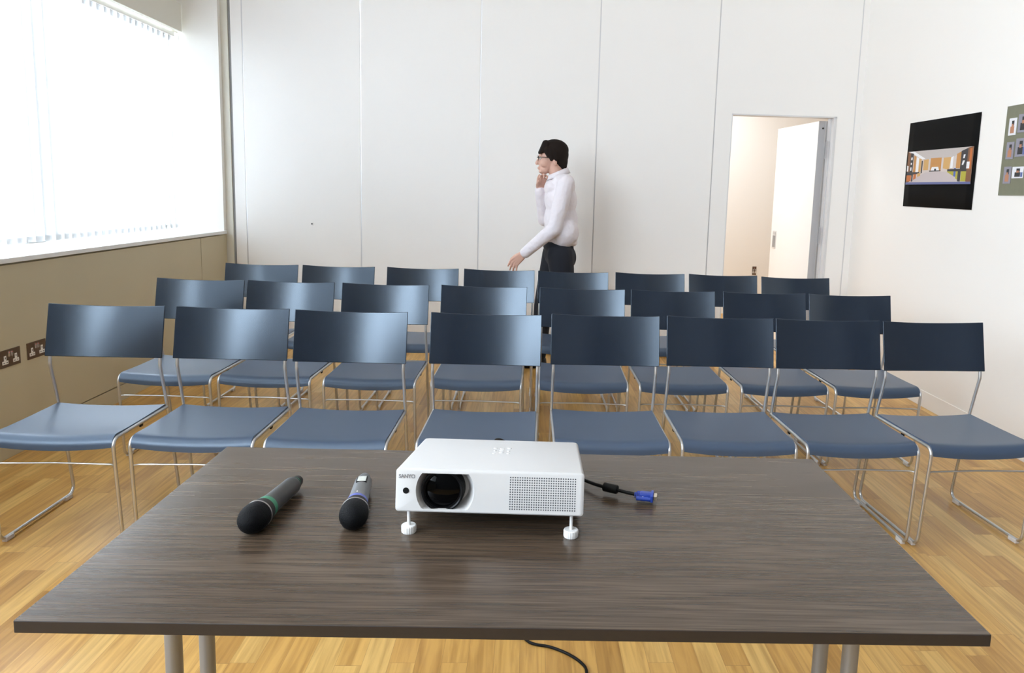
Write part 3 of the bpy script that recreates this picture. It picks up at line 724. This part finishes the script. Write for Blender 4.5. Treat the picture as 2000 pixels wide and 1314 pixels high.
# feet
for fx in (-0.1345, 0.1355):
    fp = empty('height_foot'); fp.parent = pj
    top = PM @ Vector((fx, 0.0135, 0.004)); bm = bmesh.new()
    lathe(bm, [(0.010, 0.0028), (top.z, 0.0028)], 'z', 14, mtx=Matrix.Translation((top.x, top.y, 0))); st = obj('stem', bm, M_whitefoot, fp, True, 40)
    bm = bmesh.new(); ngon = 20; rs = [0.0118 + (0.0006 if k % 2 else 0) for k in range(ngon*2)]
    cols = []
    for zz, sc in ((0.0, 0.93), (0.0015, 1.0), (0.0115, 1.0), (0.0128, 0.92)):
        cols.append([bm.verts.new((top.x+sc*rs[k]*math.cos(PI*k/ngon), top.y+sc*rs[k]*math.sin(PI*k/ngon), zz)) for k in range(ngon*2)])
    for a, b in zip(cols[:-1], cols[1:]):
        for k in range(ngon*2): bm.faces.new((a[k], a[(k+1) % (2*ngon)], b[(k+1) % (2*ngon)], b[k]))
    bm.faces.new(cols[0][::-1]); bm.faces.new(cols[-1]); obj('knurled_knob', bm, M_whitefoot, fp, True, 30)
bk = PM @ Vector((0, PD-0.03, 0))
for fx in (-0.12, 0.12):
    q_ = PM @ Vector((fx, PD-0.03, 0.002)); bm = bmesh.new(); lathe(bm, [(0.0, 0.0), (0.0, 0.008), (q_.z, 0.008), (q_.z, 0.0)], 'z', 14, mtx=Matrix.Translation((q_.x, q_.y, 0))); obj('rear_pad', bm, M_black, pj, True, 40)

# ------------------------------------------------------------------ cables
def smooth_path(pts, n=8):
    P = [Vector(p) for p in pts]; out = []
    for i in range(len(P)-1):
        p0, p1, p2, p3 = P[max(0, i-1)], P[i], P[i+1], P[min(len(P)-1, i+2)]
        for k in range(n):
            t = k/n; out.append(0.5*((2*p1)+(-p0+p2)*t+(2*p0-5*p1+4*p2-p3)*t*t+(-p0+3*p1-3*p2+p3)*t**3))
    out.append(P[-1]); return out
vg = empty('monitor_cable', (0.16, 1.36, TZ)); tag(vg, 'short black monitor cable with a blue plug, lying right of the projector', 'cable')
O = Vector((0.16, 1.36, TZ))
plugdir = Vector((0.033, -0.009, 0.0)).normalized()
p_end = Vector((0.2135, 1.3235, 0.742))
wp = [(-0.060, 1.424, 0.772), (-0.060, 1.445, 0.792), (-0.057, 1.462, 0.797), (-0.040, 1.480, 0.786), (0.010, 1.480, 0.752), (0.075, 1.450, 0.741), (0.118, 1.396, 0.741), (0.146, 1.362, 0.7435), (0.180, 1.342, 0.743), tuple(p_end)]
bm = bmesh.new(); tube(bm, [p-O for p in smooth_path(wp)], 0.0033, 10); obj('lead', bm, M_cable, vg, True)
fd = Vector((0.030, -0.016, -0.0005)).normalized(); fq = Vector((0, 1, 0)).rotation_difference(fd).to_matrix().to_4x4()
bm = bmesh.new(); lathe(bm, [(-0.014, 0.003), (-0.014, 0.0078), (-0.0125, 0.0086), (0.0125, 0.0086), (0.014, 0.0078), (0.014, 0.003)], 'y', 20, mtx=Matrix.Translation(Vector((0.165, 1.350, 0.7438))-O) @ fq); obj('ferrite_core', bm, M_cable, vg, True, 35)
ang = math.atan2(-0.0075, 0.033)
KM = Matrix.Translation(p_end-O) @ Matrix.Rotation(ang, 4, 'Z')
pl = empty('plug'); pl.parent = vg
bm = bmesh.new()
for k in range(4): lathe(bm, [(-0.006+k*0.0028, 0.003), (-0.006+k*0.0028, 0.0056), (-0.0042+k*0.0028, 0.0056), (-0.0042+k*0.0028, 0.003)], 'x', 16, mtx=KM)
box(bm, 0.004, 0.027, -0.0095, 0.0095, -0.0058, 0.0062, bevel=0.002, mtx=KM); box(bm, 0.024, 0.029, -0.0155, 0.0155, -0.0060, 0.0064, bevel=0.001, mtx=KM)
for s in (-1, 1): lathe(bm, [(-0.002, 0.0), (-0.002, 0.0042), (0.024, 0.0042), (0.024, 0.0)], 'x', 14, mtx=KM @ Matrix.Translation((0, s*0.0125, -0.001)))
obj('plug_body', bm, M_blue, pl, True, 30)
bm = bmesh.new(); box(bm, 0.029, 0.0355, -0.0085, 0.0085, -0.0042, 0.0042, bevel=0.0012, mtx=KM); obj('plug_shell', bm, M_nickel, pl)
bm = bmesh.new(); lathe(bm, [(0.004, 0.0), (0.0062, 0.0), (0.0062, 0.0012), (0.004, 0.0013)], 'z', 10, mtx=KM @ Matrix.Translation((0.010, -0.0125, -0.003))); obj('screw_dot', bm, M_socketwhite, pl)
bm = bmesh.new()
tube(bm, smooth_path([(-0.11, 1.424, 0.757), (-0.115, 1.46, 0.740), (-0.11, 1.53, 0.735), (-0.10, 1.585, 0.733), (-0.09, 1.62, 0.715), (-0.08, 1.66, 0.55), (-0.07, 1.78, 0.32), (-0.06, 1.95, 0.11), (-0.035, 2.06, 0.012), (-0.005, 2.05, 0.0045), (0.032, 2.002, 0.0045), (0.088, 1.983, 0.0045), (0.138, 1.950, 0.0045), (0.172, 1.911, 0.0045), (0.184, 1.873, 0.0045), (0.170, 1.80, 0.0045), (0.12, 1.70, 0.0045), (0.06, 1.55, 0.0045), (0.05, 1.30, 0.0045)]), 0.0042, 8)
tag(obj('power_cable', bm, M_cable, None, True), 'thin black cable trailing on the floor below the table edge', 'cable')

# ------------------------------------------------------------------ microphones
def microphone(label, tip, tail_dir, body_mat, band_mat, tail_mat, cap_mat, display):
    L = 0.212; d = Vector(tail_dir).normalized(); hr, tr = 0.0240, 0.0160
    r = empty('microphone'); tag(r, label, 'microphone', 'wireless microphones')
    d = Vector((d.x, d.y, -(hr-tr-0.002)/0.17)).normalized()
    y = d; x = y.cross(Vector((0, 0, 1))).normalized(); z = x.cross(y)
    r.matrix_world = Matrix(((x.x, y.x, z.x, tip[0]), (x.y, y.y, z.y, tip[1]), (x.z, y.z, z.z, TZ+hr+0.0005), (0, 0, 0, 1)))
    def part(name, prof, m, ang=35, parent=r):
        bm = bmesh.new(); lathe(bm, prof, 'y', 32); return obj(name, bm, m, parent, True, ang)
    part('grille', [(0.0, 0.0), (0.0008, 0.005), (0.0035, 0.0112), (0.008, 0.0166), (0.014, 0.0205), (0.022, 0.0230), (0.031, 0.0240), (0.040, 0.0238), (0.0475, 0.0228)], M_grille, 60)
    part('silver_ring', [(0.0470, 0.022), (0.0470, 0.0231), (0.0478, 0.0235), (0.0492, 0.0235), (0.0500, 0.0231), (0.0500, 0.022)], M_micsilver)
    part('collar', [(0.0497, 0.022), (0.0500, 0.0229), (0.058, 0.0220), (0.0665, 0.0208), (0.0665, 0.018)], M_black)
    part('colour_band', [(0.066, 0.018), (0.066, 0.0207), (0.073, 0.0197), (0.081, 0.0188), (0.081, 0.017)], band_mat)
    bd = part('body', [(0.0805, 0.017), (0.0808, 0.0186), (0.088, 0.0177), (0.100, 0.0170), (0.14, 0.0164), (0.178, 0.0160), (0.184, 0.0155), (0.187, 0.0146), (0.187, 0.0)], body_mat)
    part('end_ring', [(0.186, 0.012), (0.187, 0.0140), (0.190, 0.0140), (0.191, 0.0120), (0.191, 0.0)], M_black)
    part('tail_band', [(0.190, 0.0), (0.190, 0.0118), (0.196, 0.0115), (0.196, 0.0)], tail_mat)
    part('tail_cap', [(0.1955, 0.0), (0.1955, 0.0112), (0.208, 0.0104), (0.2115, 0.0092), (0.212, 0.0)], cap_mat)
    if display:
        bm = bmesh.new(); box(bm, -0.0095, 0.0095, 0.145, 0.173, 0.0118, 0.0166, bevel=0.001); hs = obj('display_housing', bm, M_black, bd)
        bm = bmesh.new(); box(bm, -0.0075, 0.0075, 0.147, 0.171, 0.0163, 0.0169, bevel=0.0003); obj('display', bm, M_display, hs)
        bm = bmesh.new(); lathe(bm, [(0.0170, 0.0), (0.0183, 0.0), (0.0183, 0.0012), (0.0165, 0.0014)], 'z', 10, mtx=Matrix.Translation((-0.001, 0.092, 0))); obj('status_light', bm, M_socketwhite, bd)
    return r
microphone('charcoal wireless microphone with a green band, lying left on the table', (-0.4440, 1.1480), (0.018, 0.187, 0), M_micbody, M_green, M_green, M_black, False)
microphone('grey wireless microphone with a blue band, lying nearer the projector', (-0.2795, 1.1665), (-0.021, 0.185, 0), M_micgrey, M_bluering, M_bluering, M_micgrey, True)

# ------------------------------------------------------------------ walking man
def cap(bm, a, b, ra, rb, n=14, flat=1.0):
    """tapered capsule"""
    a, b = Vector(a), Vector(b); ax = b-a; L = max(ax.length, 1e-5)
    q = Vector((0, 0, 1)).rotation_difference(ax.normalized()).to_matrix().to_4x4(); M = Matrix.Translation(a) @ q
    prof = []
    for k in range(6): t = -PI/2 + k*PI/2/5; prof.append((ra*math.sin(t), ra*math.cos(t)))
    for k in range(6): t = k*PI/2/5; prof.append((L+rb*math.sin(t), rb*math.cos(t)))
    prof[0] = (prof[0][0], 0.0); prof[-1] = (prof[-1][0], 0.0)
    lathe(bm, prof, 'z', n, mtx=M)
def ell(bm, c, r, rot=None):
    M = Matrix.Translation(Vector(c)) @ (rot.to_4x4() if rot else Matrix.Identity(4)) @ Matrix.Diagonal((*r, 1))
    bmesh.ops.create_uvsphere(bm, u_segments=20, v_segments=12, radius=1.0, matrix=M)
def blob(name, bm, m, parent, voxel=0.008, smooth=6, fac=0.5):
    bmesh.ops.recalc_face_normals(bm, faces=bm.faces[:])
    me = bpy.data.meshes.new(name); bm.to_mesh(me); bm.free()
    o = bpy.data.objects.new(name, me); COL.objects.link(o)
    rm = o.modifiers.new('r', 'REMESH'); rm.mode = 'VOXEL'; rm.voxel_size = voxel; rm.use_smooth_shade = True
    sm_ = o.modifiers.new('s', 'SMOOTH'); sm_.iterations = smooth; sm_.factor = fac
    dg = bpy.context.evaluated_depsgraph_get(); dg.update()
    m2 = bpy.data.meshes.new_from_object(o.evaluated_get(dg)); bpy.data.objects.remove(o); bpy.data.meshes.remove(me)
    m2.name = name
    for p in m2.polygons: p.use_smooth = True
    m2.materials.clear()
    return link_mesh(name, m2, m, parent)
PX, PY = 0.165, 5.36
man = empty('person', (PX, PY, 0)); tag(man, 'man in a white shirt and dark trousers walking left, hand raised to his chin', 'person')
def W(x, y, z): return Vector((x-PX, y-PY, z))         # world point -> man's frame
def rY(d): return Matrix.Rotation(math.radians(d), 3, 'Y')
yn, yf = PY-0.165, PY+0.165                            # near (left) and far (right) shoulder depth
# joints
shN, elN, wrN = W(0.238, yn, 1.365), W(0.165, yn-0.035, 1.052), W(-0.045, yn-0.030, 0.868)
shF, elF, wrF = W(0.215, yf, 1.365), W(0.105, yf+0.02, 1.100), W(0.060, yf-0.09, 1.325)
hipN, knN, anN = W(0.215, PY-0.085, 0.860), W(0.270, PY-0.085, 0.480), W(0.420, PY-0.085, 0.135)
hipF, knF, anF = W(0.190, PY+0.085, 0.860), W(0.110, PY+0.085, 0.475), W(0.085, PY+0.085, 0.085)
# --- body: one continuous surface
bm = bmesh.new()
ell(bm, W(0.153, PY, 1.572), (0.094, 0.074, 0.088))                       # skull
ell(bm, W(0.105, PY, 1.520), (0.060, 0.058, 0.080))                       # face
ell(bm, W(0.092, PY, 1.462), (0.038, 0.042, 0.034), rY(15))               # jaw
ell(bm, W(0.070, PY, 1.445), (0.020, 0.024, 0.016))                       # chin
cap(bm, W(0.054, PY, 1.540), W(0.036, PY, 1.502), 0.010, 0.0135)          # nose
ell(bm, W(0.052, PY, 1.468), (0.012, 0.022, 0.011))                       # lips
ell(bm, W(0.062, PY, 1.556), (0.016, 0.045, 0.012))                       # brow
for s in (-1, 1):
    ell(bm, W(0.160, PY+s*0.073, 1.512), (0.016, 0.010, 0.029), rY(-12))  # ears
    ell(bm, W(0.085, PY+s*0.045, 1.500), (0.030, 0.018, 0.026))           # cheeks
cap(bm, W(0.160, PY, 1.500), W(0.190, PY, 1.390), 0.056, 0.052)           # neck
ell(bm, W(0.210, PY, 1.300), (0.078, 0.140, 0.100)); ell(bm, W(0.222, PY, 1.130), (0.085, 0.125, 0.14)); ell(bm, W(0.212, PY, 0.950), (0.085, 0.125, 0.10))
for sh, el, wr in ((shN, elN, wrN), (shF, elF, wrF)):
    cap(bm, sh, el, 0.044, 0.036); cap(bm, el, wr, 0.036, 0.0250)
for hp, kn, an in ((hipN, knN, anN), (hipF, knF, anF)):
    cap(bm, hp, kn, 0.080, 0.052); cap(bm, kn, an, 0.050, 0.034)
def hand(wr, dirv, side, palm_n, fdir, curl):
    """palm + four unequal bent fingers + thumb; dirv: wrist->knuckles, side: towards the index finger, palm_n: out of the palm"""
    d, s, pn, fd = (Vector(v).normalized() for v in (dirv, side, palm_n, fdir))
    k0 = wr + d*0.080
    for t in (-0.026, -0.009, 0.009, 0.026): cap(bm, wr + s*t*0.6 + d*0.012, k0 + s*t, 0.0150, 0.0115, 10)
    lens = (0.066, 0.076, 0.071, 0.055); bend = fd.cross(pn).normalized()
    for f in range(4):
        t = 0.0305 - f*0.0203; p = k0 + s*t + d*(0.005 if f in (1, 2) else 0)
        v = (fd + s*(0.16-0.105*f)).normalized(); seg = [lens[f]*0.45, lens[f]*0.32, lens[f]*0.23]; r = 0.0082 if f < 3 else 0.0072
        for j in range(3):
            if j: v = (Matrix.Rotation(curl*(0, 1.0, 0.7)[j], 3, bend) @ v).normalized()
            q2 = p + v*seg[j]; cap(bm, p, q2, r, r*0.92, 10); p = q2; r *= 0.92
    b0 = wr + d*0.028 + s*0.022; b1 = b0 + (d*0.60 + s*0.25 + pn*0.65).normalized()*0.036; b2 = b1 + (d*0.85 + s*0.10 + pn*0.45).normalized()*0.030
    cap(bm, b0, b1, 0.0125, 0.0100, 10); cap(bm, b1, b2, 0.0100, 0.0085, 10)
hand(wrN, (-0.72, -0.02, -0.66), (-0.62, -0.05, 0.70), (0.15, 0.98, -0.10), (-0.30, 0.12, -0.95), 0.45)
hand(wrF, (0.16, -0.50, 0.80), (-0.80, -0.30, 0.10), (0.30, -0.75, -0.35), (0.35, -0.35, 0.55), 1.15)
bodyo = blob('body', bm, M_skin, man, 0.0040, 3, 0.35)
# --- shirt
bm = bmesh.new()
ell(bm, W(0.222, PY, 1.335), (0.092, 0.172, 0.078), rY(-8)); ell(bm, W(0.212, PY, 1.250), (0.118, 0.165, 0.140), rY(-6)); ell(bm, W(0.217, PY, 1.100), (0.123, 0.155, 0.170), rY(-4))
cap(bm, W(0.235, PY-0.085, 1.02), W(0.235, PY+0.085, 1.02), 0.112, 0.112); ell(bm, W(0.222, PY, 0.985), (0.120, 0.158, 0.052), rY(6)); ell(bm, W(0.300, PY, 0.950), (0.042, 0.125, 0.030), rY(4)); ell(bm, W(0.155, PY, 0.968), (0.058, 0.13, 0.030))
cap(bm, W(0.208, PY-0.09, 1.372), W(0.208, PY+0.09, 1.372), 0.062, 0.062)
cap(bm, W(0.190, PY, 1.355), W(0.198, PY, 1.398), 0.082, 0.066); ell(bm, W(0.165, PY, 1.330), (0.075, 0.13, 0.075))
for sh, el, wr in ((shN, elN, wrN), (shF, elF, wrF)):
    cap(bm, sh, el, 0.063, 0.051); cap(bm, el, el.lerp(wr, 0.80), 0.051, 0.040); cap(bm, el.lerp(wr, 0.80), el.lerp(wr, 0.93), 0.040, 0.039)
shirt = blob('shirt', bm, M_shirt, man, 0.0065, 5, 0.5)
# collar: a standing band that folds over, open at the throat
bm = bmesh.new(); n = 22; inn, mid_, out = [], [], []
for k in range(n+1):
    a = math.radians(200 + 320*k/n)          # opening towards -x
    c, s = math.cos(a), math.sin(a); drop = 0.036*(1-c)/2
    a_ = math.radians(-160 + 320*k/n); c, s = math.cos(a_), math.sin(a_); drop = 0.058*(1-c)/2
    inn.append(bm.verts.new(W(0.186+0.064*c, PY+0.063*s, 1.478-drop))); mid_.append(bm.verts.new(W(0.186+0.071*c, PY+0.070*s, 1.476-drop)))
    out.append(bm.verts.new(W(0.188+0.088*c, PY+0.090*s, 1.440-drop-(0.020 if k in (0, n) else 0))))
for k in range(n):
    bm.faces.new((inn[k], inn[k+1], mid_[k+1], mid_[k])); bm.faces.new((mid_[k], mid_[k+1], out[k+1], out[k]))
co = obj('collar', bm, M_shirt, shirt, True); so = co.modifiers.new('thickness', 'SOLIDIFY'); so.thickness = 0.003
# --- trousers
bm = bmesh.new()
ell(bm, W(0.205, PY, 0.925), (0.112, 0.150, 0.075)); ell(bm, W(0.222, PY, 0.850), (0.116, 0.155, 0.100), rY(10)); ell(bm, W(0.262, PY, 0.835), (0.076, 0.130, 0.085))
for hp, kn, an in ((hipN, knN, anN), (hipF, knF, anF)):
    cap(bm, hp, kn, 0.098, 0.070); cap(bm, kn, kn.lerp(an, 0.96), 0.070, 0.056)
blob('trousers', bm, M_trouser, man, 0.009, 6, 0.5)
# --- shoes
def shoe(heel, toe, name='shoe'):
    bm = bmesh.new(); heel, toe = Vector(heel), Vector(toe); d = toe-heel
    cap(bm, heel+Vector((0, 0, 0.04)), heel+d*0.35+Vector((0, 0, 0.035)), 0.038, 0.036); cap(bm, heel+d*0.35+Vector((0, 0, 0.034)), toe+Vector((0, 0, 0.026)), 0.038, 0.026); cap(bm, heel+Vector((0, 0, 0.06)), heel+d*0.15+Vector((0, 0, 0.075)), 0.036, 0.038)
    for v in bm.verts: v.co.z = v.co.z if v.co.z > min(heel.z, toe.z)+0.0005 else min(heel.z, toe.z)+0.0005
    return blob(name, bm, M_shoe, man, 0.006, 3, 0.4)
shoe(W(0.110, PY+0.085, 0.0), W(-0.060, PY+0.075, 0.0))
hm_ = W(0.445, PY-0.085, 0.085); tm_ = W(0.300, PY-0.090, 0.0)
bm = bmesh.new(); cap(bm, hm_+Vector((0, 0, 0.03)), hm_.lerp(tm_, 0.6)+Vector((0, 0, 0.036)), 0.038, 0.037); cap(bm, hm_.lerp(tm_, 0.6)+Vector((0, 0, 0.034)), tm_+Vector((0, 0, 0.026)), 0.037, 0.0255); cap(bm, hm_+Vector((-0.005, 0, 0.045)), hm_+Vector((-0.02, 0, 0.06)), 0.036, 0.038)
blob('shoe', bm, M_shoe, man, 0.006, 3, 0.4)
# --- hair: swept over the forehead, down the back of the neck
bm = bmesh.new()
ell(bm, W(0.158, PY, 1.596), (0.101, 0.082, 0.076)); ell(bm, W(0.185, PY, 1.565), (0.074, 0.082, 0.090)); ell(bm, W(0.205, PY, 1.520), (0.050, 0.064, 0.060)); cap(bm, W(0.222, PY-0.030, 1.505), W(0.226, PY-0.028, 1.476), 0.030, 0.020); cap(bm, W(0.222, PY+0.030, 1.505), W(0.226, PY+0.028, 1.476), 0.030, 0.020); cap(bm, W(0.224, PY, 1.505), W(0.232, PY, 1.472), 0.030, 0.018)
for yy in (-0.050, -0.030, -0.010, 0.010, 0.030, 0.050): cap(bm, W(0.095, PY+yy, 1.632), W(0.050+abs(yy)*0.25, PY+yy*1.15, 1.575), 0.030, 0.012)
for s in (-1, 1): cap(bm, W(0.105, PY+s*0.066, 1.590), W(0.112, PY+s*0.074, 1.550), 0.026, 0.014); cap(bm, W(0.130, PY+s*0.070, 1.585), W(0.136, PY+s*0.077, 1.526), 0.026, 0.013); cap(bm, W(0.160, PY+s*0.070, 1.575), W(0.168, PY+s*0.079, 1.530), 0.028, 0.014)
blob('hair', bm, M_hair, man, 0.006, 3, 0.4)
# --- glasses, eyes
gl = empty('glasses'); gl.parent = man
bm = bmesh.new()
for s in (-1, 1):
    c = W(0.042, PY+s*0.033, 1.535); pts = [c + Vector((0.004*math.cos(a)**2, 0.026*math.cos(a), 0.016*math.sin(a))) for a in [2*PI*k/20 for k in range(21)]]
    tube(bm, pts, 0.0024, 6, caps=False)
    tube(bm, [W(0.046, PY+s*0.060, 1.541), W(0.085, PY+s*0.074, 1.541), W(0.150, PY+s*0.082, 1.535), W(0.172, PY+s*0.080, 1.515)], 0.0028, 6)
tube(bm, [W(0.042, PY-0.008, 1.540), W(0.036, PY, 1.543), W(0.042, PY+0.008, 1.540)], 0.0024, 6)
obj('spectacle_frame', bm, M_black, gl, True)
M_eye = mat('eye_white', (0.75, 0.74, 0.72), 0.2); M_iris = mat('dark_iris', (0.03, 0.02, 0.012), 0.2)
for s in (-1, 1):
    bm = bmesh.new(); ell(bm, W(0.062, PY+s*0.032, 1.535), (0.012, 0.012, 0.009)); ey = obj('eye', bm, M_eye, man, True)
    bm = bmesh.new(); ell(bm, W(0.0525, PY+s*0.032, 1.535), (0.004, 0.006, 0.006)); obj('iris', bm, M_iris, ey, True)
